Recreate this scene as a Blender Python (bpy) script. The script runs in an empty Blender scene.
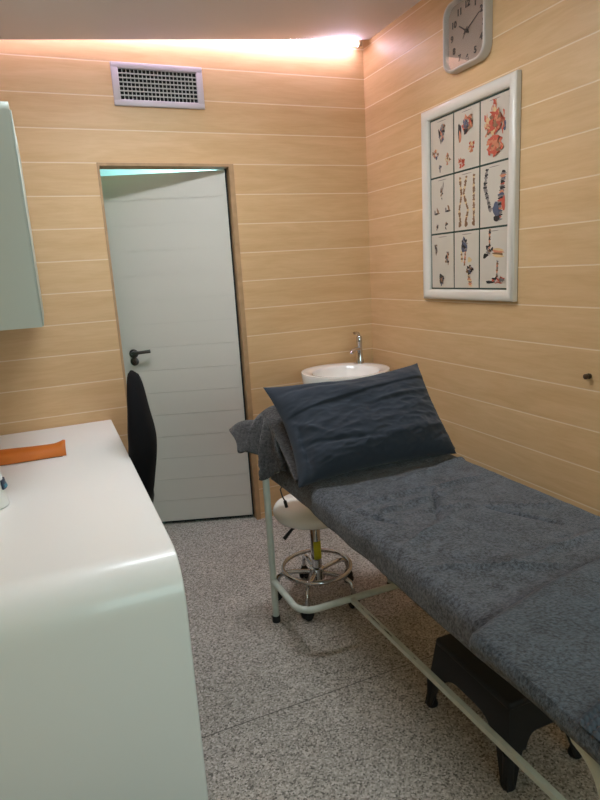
import bpy, bmesh, math, random
from mathutils import Vector, Matrix, noise
S = bpy.context.scene
COL = S.collection
PI = math.pi
rnd = random.Random(7)

# ------------------------------------------------------------------ helpers
def lin(c):
    return tuple((v/12.92 if v <= .04045 else ((v+.055)/1.055)**2.4) for v in c)
def rgb(r, g, b):
    return lin((r/255, g/255, b/255)) + (1.0,)

class MB:
    """collects shapes; every shape keeps a material slot index"""
    def __init__(self):
        self.v = []; self.f = []; self.m = []; self.s = []
    def add(self, verts, faces, mi=0, smooth=True):
        o = len(self.v)
        self.v += [Vector(p) for p in verts]
        for f in faces:
            self.f.append(tuple(i+o for i in f)); self.m.append(mi); self.s.append(smooth)
        return self
    def bm(self, b, mi=0, smooth=True, mat=None):
        b.verts.index_update()
        vs = [(mat @ v.co if mat else v.co.copy()) for v in b.verts]
        self.add(vs, [[v.index for v in f.verts] for f in b.faces], mi, smooth)
        b.free(); return self
    def box(self, x0, x1, y0, y1, z0, z1, bev=0, seg=2, mi=0, mat=None):
        b = bmesh.new(); bmesh.ops.create_cube(b, size=1)
        for v in b.verts:
            v.co = Vector(((x0+x1)/2+v.co.x*(x1-x0), (y0+y1)/2+v.co.y*(y1-y0), (z0+z1)/2+v.co.z*(z1-z0)))
        if bev > 0:
            bmesh.ops.bevel(b, geom=list(b.edges), offset=bev, segments=seg, profile=.5, affect='EDGES')
        return self.bm(b, mi, bev > 0, mat)
    def lathe(self, prof, seg=32, mi=0, mat=None, smooth=True):
        vs = []; fs = []; n = len(prof)
        for i in range(seg):
            a = 2*PI*i/seg
            for r, z in prof: vs.append(Vector((r*math.cos(a), r*math.sin(a), z)))
        for i in range(seg):
            j = (i+1) % seg
            for k in range(n-1):
                fs.append((i*n+k, j*n+k, j*n+k+1, i*n+k+1))
        if prof[0][0] > 1e-6: fs.append(tuple(i*n for i in reversed(range(seg))))
        if prof[-1][0] > 1e-6: fs.append(tuple(i*n+n-1 for i in range(seg)))
        if mat: vs = [mat @ v for v in vs]
        return self.add(vs, fs, mi, smooth)
    def tube(self, pts, r, seg=12, mi=0, closed=False, cap=True, sx=1.0, square=False):
        pts = [Vector(p) for p in pts]; n = len(pts); vs = []; fs = []
        rr = r if isinstance(r, (list, tuple)) else [r]*n
        up = Vector((0, 0, 1)); prev = None
        for i in range(n):
            if closed: t = pts[(i+1) % n]-pts[i-1]
            else: t = pts[min(i+1, n-1)]-pts[max(i-1, 0)]
            t.normalize()
            if prev is None:
                a = t.orthogonal() if abs(t.dot(up)) > .98 else t.cross(up)
            else:
                a = prev - t*prev.dot(t)
            a.normalize(); prev = a; b = t.cross(a)
            for k in range(seg):
                an = 2*PI*k/seg + (PI/4 if square else 0)
                vs.append(pts[i]+a*rr[i]*math.cos(an)*sx+b*rr[i]*math.sin(an))
        m = n if closed else n-1
        for i in range(m):
            j = (i+1) % n
            for k in range(seg):
                l = (k+1) % seg
                fs.append((i*seg+k, j*seg+k, j*seg+l, i*seg+l))
        if cap and not closed:
            fs.append(tuple(range(seg))); fs.append(tuple((n-1)*seg+k for k in reversed(range(seg))))
        return self.add(vs, fs, mi, not square)
    def grid(self, fn, nu, nv, mi=0, wrapu=False):
        vs = [fn(i/(nu if wrapu else nu-1), j/(nv-1)) for i in range(nu) for j in range(nv)]
        fs = []
        for i in range(nu if wrapu else nu-1):
            k = (i+1) % nu
            for j in range(nv-1):
                fs.append((i*nv+j, k*nv+j, k*nv+j+1, i*nv+j+1))
        return self.add(vs, fs, mi, True)
    def prism(self, poly, axis, a, b, mi=0, smooth=False):
        """poly: 2D outline; axis: which coordinate runs a..b"""
        def P(p, w):
            if axis == 'x': return (w, p[0], p[1])
            if axis == 'y': return (p[0], w, p[1])
            return (p[0], p[1], w)
        n = len(poly)
        vs = [P(p, a) for p in poly]+[P(p, b) for p in poly]
        fs = [tuple(range(n)), tuple(reversed(range(n, 2*n)))]
        fs += [(i, i+n, (i+1) % n+n, (i+1) % n) for i in range(n)]
        return self.add(vs, fs, mi, smooth)
    def build(self, name, mats, parent=None, loc=None, rot=None, recalc=True, weld=False):
        if not isinstance(mats, (list, tuple)): mats = [mats]
        off = Vector(loc) if (loc is not None and parent is None) else Vector((0, 0, 0))
        me = bpy.data.meshes.new(name)
        me.from_pydata([tuple(v-off) for v in self.v], [], self.f)
        for m in mats: me.materials.append(m)
        for p, mi, s in zip(me.polygons, self.m, self.s):
            p.material_index = mi; p.use_smooth = s
        b = bmesh.new(); b.from_mesh(me)
        if weld: bmesh.ops.remove_doubles(b, verts=b.verts, dist=1e-5)
        if recalc: bmesh.ops.recalc_face_normals(b, faces=b.faces)
        b.to_mesh(me); b.free()
        try: me.set_sharp_from_angle(angle=math.radians(50))
        except Exception: pass
        o = bpy.data.objects.new(name, me); COL.objects.link(o)
        if parent is not None: o.parent = parent
        else: o.location = off
        return o

def empty(name, loc, rotz=0):
    o = bpy.data.objects.new(name, None); COL.objects.link(o)
    o.location = loc; o.rotation_euler = (0, 0, rotz); o.empty_display_size = .1
    return o
def tag(o, label, cat, group=None):
    o['label'] = label; o['category'] = cat
    if group: o['group'] = group
    return o
def struct(o):
    o['kind'] = 'structure'; return o
def arc(c, r, a0, a1, n, f):
    return [f(c, r, a0+(a1-a0)*i/n) for i in range(n+1)]
def solid(o, t, off=0):
    m = o.modifiers.new('thick', 'SOLIDIFY'); m.thickness = t; m.offset = off; return o
def subsurf(o, n=1):
    m = o.modifiers.new('sub', 'SUBSURF'); m.levels = n; m.render_levels = n; return o

# ------------------------------------------------------------------ materials
def mat(name, col, rough=.5, metal=0, spec=.5, coat=0, bump=None, var=None, sheen=0, emit=None, trans=0):
    m = bpy.data.materials.new(name); m.use_nodes = True
    nt = m.node_tree; B = nt.nodes['Principled BSDF']
    B.inputs['Base Color'].default_value = col
    B.inputs['Roughness'].default_value = rough
    B.inputs['Metallic'].default_value = metal
    B.inputs['Specular IOR Level'].default_value = spec
    B.inputs['Coat Weight'].default_value = coat
    B.inputs['Coat Roughness'].default_value = .08
    B.inputs['Sheen Weight'].default_value = sheen
    B.inputs['Transmission Weight'].default_value = trans
    if emit:
        B.inputs['Emission Color'].default_value = emit[0]; B.inputs['Emission Strength'].default_value = emit[1]
    tc = nt.nodes.new('ShaderNodeTexCoord')
    if var:      # (scale, second colour, contrast)
        n = nt.nodes.new('ShaderNodeTexNoise'); n.inputs['Scale'].default_value = var[0]; n.inputs['Detail'].default_value = 4
        r = nt.nodes.new('ShaderNodeValToRGB'); c = var[2] if len(var) > 2 else .2
        r.color_ramp.elements[0].position = .5-c; r.color_ramp.elements[1].position = .5+c
        r.color_ramp.elements[0].color = col; r.color_ramp.elements[1].color = var[1]
        nt.links.new(tc.outputs['Object'], n.inputs['Vector']); nt.links.new(n.outputs['Fac'], r.inputs['Fac'])
        nt.links.new(r.outputs['Color'], B.inputs['Base Color'])
    if bump:     # (scale, strength, distance)
        n = nt.nodes.new('ShaderNodeTexNoise'); n.inputs['Scale'].default_value = bump[0]; n.inputs['Detail'].default_value = 3
        b = nt.nodes.new('ShaderNodeBump'); b.inputs['Strength'].default_value = bump[1]; b.inputs['Distance'].default_value = bump[2]
        nt.links.new(tc.outputs['Object'], n.inputs['Vector']); nt.links.new(n.outputs['Fac'], b.inputs['Height'])
        nt.links.new(b.outputs['Normal'], B.inputs['Normal'])
    return m

Z0 = 2.5328; PITCH = .156
def plank_mat(name, axis):
    """birch ply boards: grain along the wall, pale open joints every PITCH"""
    m = bpy.data.materials.new(name); m.use_nodes = True
    nt = m.node_tree; L = nt.links.new; N = nt.nodes.new; B = nt.nodes['Principled BSDF']
    tc = N('ShaderNodeTexCoord'); sep = N('ShaderNodeSeparateXYZ'); L(tc.outputs['Object'], sep.inputs[0])
    def mth(op, a, b=None, c=None):
        n = N('ShaderNodeMath'); n.operation = op
        for i, v in enumerate((a, b, c)):
            if v is None: continue
            if isinstance(v, (int, float)): n.inputs[i].default_value = v
            else: L(v, n.inputs[i])
        return n.outputs[0]
    t = mth('DIVIDE', mth('SUBTRACT', sep.outputs['Z'], Z0-20*PITCH), PITCH)
    fr = mth('FRACT', t); idx = mth('FLOOR', t)
    d = mth('MULTIPLY', mth('MINIMUM', fr, mth('SUBTRACT', 1, fr)), PITCH)   # distance to a joint, metres
    # grain: noise stretched along the board, shifted per board
    comb = N('ShaderNodeCombineXYZ')
    along = sep.outputs['X'] if axis == 'x' else sep.outputs['Y']
    L(mth('ADD', mth('MULTIPLY', along, 1.0), mth('MULTIPLY', idx, 3.71)), comb.inputs[0])
    L(mth('MULTIPLY', sep.outputs['Z'], 7.0), comb.inputs[1]); L(mth('MULTIPLY', idx, 1.37), comb.inputs[2])
    n1 = N('ShaderNodeTexNoise'); n1.inputs['Scale'].default_value = 2.6; n1.inputs['Detail'].default_value = 5; n1.inputs['Roughness'].default_value = .62
    n1.inputs['Distortion'].default_value = .6
    L(comb.outputs[0], n1.inputs['Vector'])
    comb2 = N('ShaderNodeCombineXYZ')
    L(mth('ADD', mth('MULTIPLY', along, 5.0), mth('MULTIPLY', idx, 9.1)), comb2.inputs[0])
    L(mth('MULTIPLY', sep.outputs['Z'], 60.0), comb2.inputs[1])
    n2 = N('ShaderNodeTexNoise'); n2.inputs['Scale'].default_value = 2.0; n2.inputs['Detail'].default_value = 4
    L(comb2.outputs[0], n2.inputs['Vector'])
    g = mth('ADD', mth('MULTIPLY', n1.outputs['Fac'], .75), mth('MULTIPLY', n2.outputs['Fac'], .25))
    wn = N('ShaderNodeTexWhiteNoise'); wn.noise_dimensions = '1D'; L(idx, wn.inputs['W'])
    g = mth('ADD', g, mth('MULTIPLY', mth('SUBTRACT', wn.outputs['Value'], .5), .10))
    ramp = N('ShaderNodeValToRGB'); L(g, ramp.inputs['Fac'])
    e = ramp.color_ramp.elements
    e[0].position = .30; e[0].color = rgb(200, 161, 115)
    e[1].position = .72; e[1].color = rgb(217, 181, 137)
    # a few small knots
    vor = N('ShaderNodeTexVoronoi'); vor.inputs['Scale'].default_value = 2.3
    L(tc.outputs['Object'], vor.inputs['Vector'])
    kn = mth('MULTIPLY', mth('LESS_THAN', vor.outputs['Distance'], .022), .45)
    mk = N('ShaderNodeMix'); mk.data_type = 'RGBA'; L(kn, mk.inputs['Factor'])
    L(ramp.outputs['Color'], mk.inputs['A']); mk.inputs['B'].default_value = rgb(128, 92, 58)
    # joint: pale raw edge
    jn = mth('MULTIPLY', mth('SUBTRACT', 1, mth('SMOOTH_MIN', mth('DIVIDE', d, .0034), 1.0, .3)), 1.5)
    jn = mth('MINIMUM', mth('MAXIMUM', jn, 0), .8)
    mj = N('ShaderNodeMix'); mj.data_type = 'RGBA'; L(jn, mj.inputs['Factor'])
    L(mk.outputs['Result'], mj.inputs['A']); mj.inputs['B'].default_value = rgb(232, 210, 178)
    L(mj.outputs['Result'], B.inputs['Base Color'])
    B.inputs['Roughness'].default_value = .42; B.inputs['Specular IOR Level'].default_value = .35
    bp = N('ShaderNodeBump'); bp.inputs['Strength'].default_value = .25; bp.inputs['Distance'].default_value = .003
    L(mth('MINIMUM', mth('DIVIDE', d, .004), 1.0), bp.inputs['Height']); L(bp.outputs['Normal'], B.inputs['Normal'])
    return m

def floor_mat():
    m = bpy.data.materials.new('terrazzo_vinyl'); m.use_nodes = True
    nt = m.node_tree; L = nt.links.new; N = nt.nodes.new; B = nt.nodes['Principled BSDF']
    tc = N('ShaderNodeTexCoord')
    v = N('ShaderNodeTexVoronoi'); v.inputs['Scale'].default_value = 190; L(tc.outputs['Object'], v.inputs['Vector'])
    s = N('ShaderNodeSeparateColor'); L(v.outputs['Color'], s.inputs[0])
    r = N('ShaderNodeValToRGB'); L(s.outputs['Red'], r.inputs['Fac'])
    e = r.color_ramp.elements
    e[0].position = 0; e[0].color = rgb(92, 86, 79)
    e[1].position = 1; e[1].color = rgb(210, 202, 196)
    for p, c in ((.2, rgb(140, 132, 123)), (.45, rgb(166, 158, 149)), (.7, rgb(180, 171, 162)), (.88, rgb(196, 187, 177))):
        x = e.new(p); x.color = c
    n = N('ShaderNodeTexNoise'); n.inputs['Scale'].default_value = 2.5; n.inputs['Detail'].default_value = 3; L(tc.outputs['Object'], n.inputs['Vector'])
    mr = N('ShaderNodeMapRange'); mr.inputs[1].default_value = .3; mr.inputs[2].default_value = .7; mr.inputs[3].default_value = .88; mr.inputs[4].default_value = 1.06
    L(n.outputs['Fac'], mr.inputs[0])
    mx = N('ShaderNodeMix'); mx.data_type = 'RGBA'; mx.blend_type = 'MULTIPLY'; mx.inputs['Factor'].default_value = 1
    L(r.outputs['Color'], mx.inputs['A'])
    cc = N('ShaderNodeCombineColor')
    for i in range(3): L(mr.outputs[0], cc.inputs[i])
    L(cc.outputs[0], mx.inputs['B']); L(mx.outputs['Result'], B.inputs['Base Color'])
    B.inputs['Roughness'].default_value = .5; B.inputs['Specular IOR Level'].default_value = .35
    return m

def terry(name, c0, c1, scale=150):
    m = bpy.data.materials.new(name); m.use_nodes = True
    nt = m.node_tree; L = nt.links.new; N = nt.nodes.new; B = nt.nodes['Principled BSDF']
    tc = N('ShaderNodeTexCoord')
    a = N('ShaderNodeTexNoise'); a.inputs['Scale'].default_value = scale; a.inputs['Detail'].default_value = 4; a.inputs['Roughness'].default_value = .7
    b = N('ShaderNodeTexNoise'); b.inputs['Scale'].default_value = 14; b.inputs['Detail'].default_value = 5; b.inputs['Distortion'].default_value = 1.2
    for x in (a, b): L(tc.outputs['Object'], x.inputs['Vector'])
    ad = N('ShaderNodeMath'); ad.operation = 'MULTIPLY_ADD'; ad.inputs[1].default_value = .28
    L(b.outputs['Fac'], ad.inputs[0])
    ml = N('ShaderNodeMath'); ml.operation = 'MULTIPLY'; ml.inputs[1].default_value = .72; L(a.outputs['Fac'], ml.inputs[0]); L(ml.outputs[0], ad.inputs[2])
    r = N('ShaderNodeValToRGB'); L(ad.outputs[0], r.inputs['Fac'])
    r.color_ramp.elements[0].position = .40; r.color_ramp.elements[0].color = c0
    r.color_ramp.elements[1].position = .60; r.color_ramp.elements[1].color = c1
    L(r.outputs['Color'], B.inputs['Base Color'])
    bp = N('ShaderNodeBump'); bp.inputs['Strength'].default_value = .9; bp.inputs['Distance'].default_value = .009
    L(ad.outputs[0], bp.inputs['Height']); L(bp.outputs['Normal'], B.inputs['Normal'])
    B.inputs['Roughness'].default_value = .95; B.inputs['Specular IOR Level'].default_value = .1; B.inputs['Sheen Weight'].default_value = .25
    B.inputs['Sheen Roughness'].default_value = .6
    return m

M = dict(
    planks_x=plank_mat('birch_planks_across', 'x'), planks_y=plank_mat('birch_planks_along', 'y'),
    floor=floor_mat(),
    seam=mat('floor_seam', rgb(96, 90, 84), .7),
    ceiling=mat('ceiling_board', rgb(208, 201, 204), .6, var=(1.6, rgb(214, 207, 209), .3)),
    wall_white=mat('painted_wall', rgb(214, 212, 205), .7),
    ply_edge=mat('ply_edge', rgb(186, 150, 110), .6, var=(18, rgb(160, 126, 90), .25)),
    door=mat('door_paint', rgb(208, 202, 192), .45, bump=(40, .05, .002)),
    black=mat('black_rubber', rgb(18, 18, 18), .7),
    gap_strip=mat('door_gap_strip', rgb(14, 14, 15), .8),
    dark_metal=mat('dark_metal', rgb(92, 88, 86), .3, metal=.9),
    gloss_white=mat('gloss_white_laminate', rgb(240, 240, 237), .36, coat=.25, bump=(7, .02, .002)),
    cab_white=mat('cabinet_white', rgb(176, 184, 176), .35),
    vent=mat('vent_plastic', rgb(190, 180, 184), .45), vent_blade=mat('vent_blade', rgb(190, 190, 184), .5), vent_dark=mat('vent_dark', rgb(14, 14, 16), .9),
    clock_case=mat('clock_case', rgb(198, 188, 180), .35), clock_face=mat('clock_face', rgb(158, 142, 130), .6), ink=mat('clock_ink', rgb(40, 34, 34), .5),
    frame_white=mat('frame_white', rgb(216, 207, 197), .35, coat=.2), chart_back=mat('chart_border', rgb(40, 60, 52), .5),
    paper=mat('chart_paper', rgb(196, 186, 172), .35, coat=.35, bump=(9, .05, .004)),
    ceramic=mat('basin_ceramic', rgb(240, 236, 230), .12, coat=.6), chrome=mat('chrome', rgb(205, 205, 208), .12, metal=1),
    tube_white=mat('couch_paint', rgb(206, 210, 200), .35, var=(26, rgb(190, 196, 186), .2)), chip=mat('chipped_paint', rgb(52, 44, 38), .7),
    vinyl=mat('couch_vinyl', rgb(66, 68, 72), .6), seat_white=mat('stool_vinyl', rgb(236, 232, 224), .3, coat=.3),
    towel=terry('terry_grey', rgb(34, 37, 43), rgb(96, 100, 109), 125), towel2=terry('terry_blue_grey', rgb(31, 36, 43), rgb(84, 92, 102), 125),
    towel3=terry('terry_charcoal', rgb(44, 42, 44), rgb(82, 79, 79), 110),
    hem=mat('towel_hem', rgb(62, 69, 77), .9),
    pillow=mat('pillow_cotton', rgb(42, 48, 58), .82, spec=.2, sheen=.12, var=(5, rgb(48, 54, 64), .25), bump=(24, .18, .006)),
    step=mat('step_plastic', rgb(26, 25, 26), .5, spec=.4), chair=mat('chair_fabric', rgb(15, 14, 16), .95, spec=.2, bump=(220, .3, .001)),
    chair_plastic=mat('chair_plastic', rgb(20, 20, 21), .5),
    orange=mat('orange_leatherette', rgb(206, 112, 30), .55, var=(14, rgb(192, 100, 24), .3)), orange_in=mat('dark_inside', rgb(40, 20, 12), .8),
    bottle=mat('bottle_white', rgb(226, 226, 220), .35), navy=mat('label_navy', rgb(36, 52, 74), .4), teal=mat('label_teal', rgb(66, 120, 140), .4),
    yellow=mat('yellow_tag', rgb(206, 196, 40), .5), brass=mat('hook_bronze', rgb(96, 76, 60), .35, metal=.7),
    led=mat('led_tube', rgb(255, 240, 220), .4, emit=((.97, .82, 1.12, 1), 38.0)),
    panel=mat('lamp_diffuser', rgb(250, 250, 245), .5, emit=((.90, .97, 1.04, 1), 36.0)),
    lamp_frame=mat('lamp_frame', rgb(225, 225, 222), .4), hall=mat('hall_paint', rgb(190, 214, 214), .8),
    red=mat('ink_red', rgb(188, 84, 64), .5), rust=mat('ink_rust', rgb(200, 128, 96), .5), brown=mat('ink_brown', rgb(136, 100, 72), .5),
    cream=mat('ink_cream', rgb(206, 176, 130), .5), blue=mat('ink_blue', rgb(84, 88, 108), .5), inkblack=mat('ink_black', rgb(44, 40, 42), .5), grey=mat('ink_grey', rgb(128, 120, 116), .5),
)
g = bpy.data.materials.new('clear_glass'); g.use_nodes = True
nt = g.node_tree; nt.nodes.clear()
o_ = nt.nodes.new('ShaderNodeOutputMaterial'); t_ = nt.nodes.new('ShaderNodeBsdfTransparent'); gl = nt.nodes.new('ShaderNodeBsdfGlossy'); gl.inputs['Roughness'].default_value = .03
fr_ = nt.nodes.new('ShaderNodeFresnel'); fr_.inputs['IOR'].default_value = 1.75; mx_ = nt.nodes.new('ShaderNodeMixShader')
ge_ = nt.nodes.new('ShaderNodeNewGeometry'); ml_ = nt.nodes.new('ShaderNodeMath'); ml_.operation = 'MULTIPLY_ADD'
nt.links.new(ge_.outputs['Backfacing'], ml_.inputs[0]); ml_.inputs[1].default_value = -1; ml_.inputs[2].default_value = 1
m2_ = nt.nodes.new('ShaderNodeMath'); m2_.operation = 'MULTIPLY'; nt.links.new(ml_.outputs[0], m2_.inputs[0]); nt.links.new(fr_.outputs[0], m2_.inputs[1])
nt.links.new(m2_.outputs[0], mx_.inputs[0]); nt.links.new(t_.outputs[0], mx_.inputs[1]); nt.links.new(gl.outputs[0], mx_.inputs[2]); nt.links.new(mx_.outputs[0], o_.inputs[0])
M['glass'] = g

# ------------------------------------------------------------------ room shell
XL = -2.25; YF = -4.3; TOP = 3.0
DX0, DX1, DZ = -1.524, -.853, 2.052          # door opening
struct(MB().box(XL-.1, .1, YF-.1, 1.5, -.1, 0).build('floor', M['floor'], loc=(0, 0, 0)))
struct(MB().box(XL, 0, -1.575, -1.5722, -.0015, .0008).box(XL, 0, -3.1, -3.0965, -.0015, .0008).build('trim_1', M['seam'], loc=(-1, -1.57, 0)))
wb = MB()
wb.box(XL-.1, DX0-.012, 0, .1, 0, TOP).box(DX1+.026, .1, 0, .1, 0, TOP).box(DX0-.012, DX1+.026, 0, .1, DZ+.014, TOP)
struct(wb.build('wall_back', M['planks_x'], loc=(0, 0, 0)))
struct(MB().box(0, .1, YF, 0, 0, TOP).build('wall_right', M['planks_y'], loc=(0, 0, 0)))
struct(MB().box(XL-.1, XL, YF, 0, 0, TOP).build('wall_left', M['planks_y'], loc=(0, 0, 0)))
wf = MB()
wf.box(XL-.1, -1.9, YF-.1, YF, 0, TOP).box(-.5, .1, YF-.1, YF, 0, TOP).box(-1.9, -.5, YF-.1, YF, 0, .9).box(-1.9, -.5, YF-.1, YF, 2.1, TOP)
struct(wf.build('wall_front', M['wall_white'], loc=(0, YF, 0)))
wn = MB()
wn.box(-1.9, -1.85, YF-.08, YF-.02, .9, 2.1).box(-.55, -.5, YF-.08, YF-.02, .9, 2.1).box(-1.85, -.55, YF-.08, YF-.02, .9, .95).box(-1.85, -.55, YF-.08, YF-.02, 2.05, 2.1).box(-1.22, -1.18, YF-.08, YF-.02, .95, 2.05)
struct(wn.build('assumed_window_1', M['frame_white'], loc=(-1.2, YF-.05, .9)))  # unseen frame and wall opening behind the camera, assumed as source of cool light
# ceiling: sloping board that stops 7 cm short of the back wall (the cove), unseen flat slab above, added to hold the cove light in
ce = MB()
zr, zl = 2.717, 2.717-.0788*2.25
ce.add([(XL, YF, zl), (0, YF, zr), (0, -.072, zr), (XL, -.072, zl), (XL, YF, zl+.02), (0, YF, zr+.02), (0, -.072, zr+.02), (XL, -.072, zl+.02)],
       [(0, 1, 2, 3), (7, 6, 5, 4), (0, 4, 5, 1), (1, 5, 6, 2), (2, 6, 7, 3), (3, 7, 4, 0)], 0, False)
struct(ce.build('ceiling', M['ceiling'], loc=(-1.1, -2, 2.63)))
struct(MB().box(XL-.1, .1, YF-.1, .1, TOP, TOP+.08).build('roof_light_stop', M['wall_white'], loc=(-1.1, -2, TOP)))
# door lining
struct(MB().box(DX0-.012, DX0, -.004, .1, 0, DZ+.014).build('trim_2', M['ply_edge'], loc=(DX0, 0, 0)))
struct(MB().box(DX1, DX1+.026, -.004, .1, 0, DZ+.014).build('trim_3', M['ply_edge'], loc=(DX1, 0, 0)))
struct(MB().box(DX0, DX1, -.004, .1, DZ, DZ+.014).build('trim_4', M['ply_edge'], loc=(-1.2, 0, DZ)))
# hall beyond the door
h = MB()
h.box(XL-.1, .1, 1.4, 1.5, 0, 2.6).box(XL-.2, XL-.1, .1, 1.5, 0, 2.6).box(.1, .2, .1, 1.5, 0, 2.6).box(XL-.2, .2, .1, 1.5, 2.6, 2.7)
struct(h.build('wall_hall', M['hall'], loc=(-1, 1.4, 0)))
# door leaf, hinged on its right, swung a little into the hall
LW = .694; A = math.radians(-19.5)
dr = empty('door_1', (DX1-.012, .042, .022), A); struct(dr)
lf = MB(); nb = 15; hh = 2.022/nb
for i in range(nb):
    z = i*hh
    lf.box(-LW, 0, .0, .04, z, z+hh-.0024); lf.box(-LW+.002, -.002, .0028, .037, z+hh-.003, z+hh)
lf.box(-LW+.004, -.004, .004, .036, .001, 2.018)
lf.build('leaf', M['door'], dr)
gk = MB().box(.0, .007, -.002, .042, 0, 2.025).box(-LW, .0, .004, .036, -.012, -.001)  # black strips stand in for the shaded gaps beside and under the leaf
gk.build('gap_strip', M['gap_strip'], dr)
hd = MB(); RX = Matrix.Rotation(PI/2, 4, 'X')
T = Matrix.Translation
hx = -LW+.088
hd.lathe([(.026, 0), (.026, .006), (.02, .01)], 24, mat=T((hx, 0, 1.048)) @ RX)
hd.tube([(hx, -.008, 1.055), (hx, -.05, 1.055), (hx+.012, -.058, 1.056), (hx+.05, -.058, 1.058), (hx+.105, -.056, 1.062)], [.009, .009, .01, .009, .010], 12)
hnd = hd.build('door_handle', M['dark_metal'], dr)
MB().lathe([(.024, 0), (.024, .006), (.018, .009), (.006, .009), (.006, .004), (0, .004)], 24, mat=T((hx, 0, 1.002)) @ RX).build('keyhole_rose', M['dark_metal'], dr)

# ------------------------------------------------------------------ cove lamp
t = empty('strip_light', (-.55, -.058, 2.704))
MB().tube([(-1.6, 0, -.012), (.485, 0, -.012)], .0085, 12).build('tube', M['led'], t)
MB().box(-1.62, .49, -.006, .0575, .012, .030).build('batten', M['vent'], t)
MB().box(.488, .51, -.012, .03, -.022, .012, bev=.003).build('end_cap', M['ply_edge'], t)
tag(t, 'glowing warm strip lamp tucked in the gap between ceiling and back wall', 'lamp')
# unseen ceiling panel lamp, added to light the room
def panel(x, y, sx=.3, sy=.3):
    z = 2.717+.0788*x
    t = empty('unseen_ceiling_light', (x, y, z-.012)); t.rotation_euler = (0, -math.atan(.0788), 0)
    MB().box(-sx, sx, -sy, sy, -.006, .006).build('diffuser', M['panel'], t)
    f = MB()
    for a in ((-sx-.02, -sx, -sy-.02, sy+.02), (sx, sx+.02, -sy-.02, sy+.02), (-sx, sx, -sy-.02, -sy), (-sx, sx, sy, sy+.02)): f.box(*a, -.012, .008)
    f.build('frame', M['lamp_frame'], t)
    return t
tag(panel(-1.30, -1.05, .45, .10), 'slim white ceiling lamp panel out of view, added to light the room', 'lamp')

# ------------------------------------------------------------------ ventilation grille
t = empty('vent_grille', (-1.187, 0, 2.432))
W2, H2 = .228, .1
fm = MB()
def bar(mb, x0, x1, z0, z1, d): mb.box(x0, x1, -d, -.001, z0, z1, bev=.004)
for a in ((-W2, W2, H2-.03, H2), (-W2, W2, -H2, -H2+.03), (-W2, -W2+.034, -H2+.02, H2-.02), (W2-.034, W2, -H2+.02, H2-.02)): bar(fm, *a, .016)
fm.build('frame', M['vent'], t)
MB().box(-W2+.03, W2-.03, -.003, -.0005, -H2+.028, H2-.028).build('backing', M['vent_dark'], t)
bl = MB(); iw, ih = W2-.034, H2-.03
for i in range(1, 20): x = -iw+2*iw*i/20; bl.box(x-.0016, x+.0016, -.010, -.003, -ih, ih)
for i in range(1, 7): z = -ih+2*ih*i/7; bl.box(-iw, iw, -.014, -.004, z-.0020, z+.0020)
bl.build('grille', M['vent_blade'], t)
tag(t, 'grey rectangular air vent grille on the plank wall above the door', 'vent')

# ------------------------------------------------------------------ desk: white waterfall shell
dx0, dx1 = XL+.004, -1.626; zt = .76; yf = -1.822; rr = .125; th = .045
pr = [(-.004, zt)]
pr += arc((yf+rr, zt-rr), rr, PI/2, PI, 14, lambda c, r, a: (c[0]+r*math.cos(a), c[1]+r*math.sin(a)))
pr += [(yf, 0), (yf+th, 0)]
pr += arc((yf+rr, zt-rr), rr-th, PI, PI/2, 10, lambda c, r, a: (c[0]+r*math.cos(a), c[1]+r*math.sin(a)))
pr += [(-.004, zt-th)]
dk = MB(); n = len(pr)
pr0 = pr
# flat sides split into quads (outer strip + inner strip share counts) with a slightly eased edge
e = .003
outer = pr[:17]; inner = list(reversed(pr[17:]))
def ring(x): return [(x, y, z) for y, z in pr0]
vs = ring(dx0)+ring(dx1)
fs = [(i, (i+1) % n, (i+1) % n+n, i+n) for i in range(n)]
fs += [tuple(range(n)), tuple(reversed(range(n, 2*n)))]
dk.add(vs, fs, 0, True)
desk = dk.build('desk', M['gloss_white'], loc=(-1.94, -.9, 0))
b_ = desk.modifiers.new('ease', 'BEVEL'); b_.width = .004; b_.segments = 2; b_.limit_method = 'ANGLE'; b_.angle_limit = math.radians(60)
tag(desk, 'glossy white desk with rounded waterfall end, along the left wall', 'desk')

# ------------------------------------------------------------------ wall cabinet
cx0, cx1, cy0, cy1, cz0, cz1 = XL+.003, -1.878, -1.0, -.004, 1.345, 2.080
t = empty('wall_cabinet', (cx0, -.5, cz0))
o = Vector((cx0, -.5, cz0))
b = MB(); r = .028
pr = [(cy1+.5, 0), (cy0+.5, 0), (cy0+.5, cz1-cz0-r)] + arc((cy0+.5+r, cz1-cz0-r), r, PI, PI/2, 8, lambda c, r, a: (c[0]+r*math.cos(a), c[1]+r*math.sin(a))) + [(cy1+.5, cz1-cz0)]
b.prism(pr, 'x', 0, cx1-cx0-.006, smooth=True)
b.build('body', M['cab_white'], t)
w = cx1-cx0
for y0, y1 in ((-.497, -.002), (.002, .494)):
    MB().box(w-.0055, w, y0, y1, .003, cz1-cz0-.004 if y0 > -.4 else cz1-cz0-.03, bev=.0015).build('door', M['cab_white'], t)
tag(t, 'pale grey-white cupboard on the left wall, hung above the desk', 'cabinet')

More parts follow.
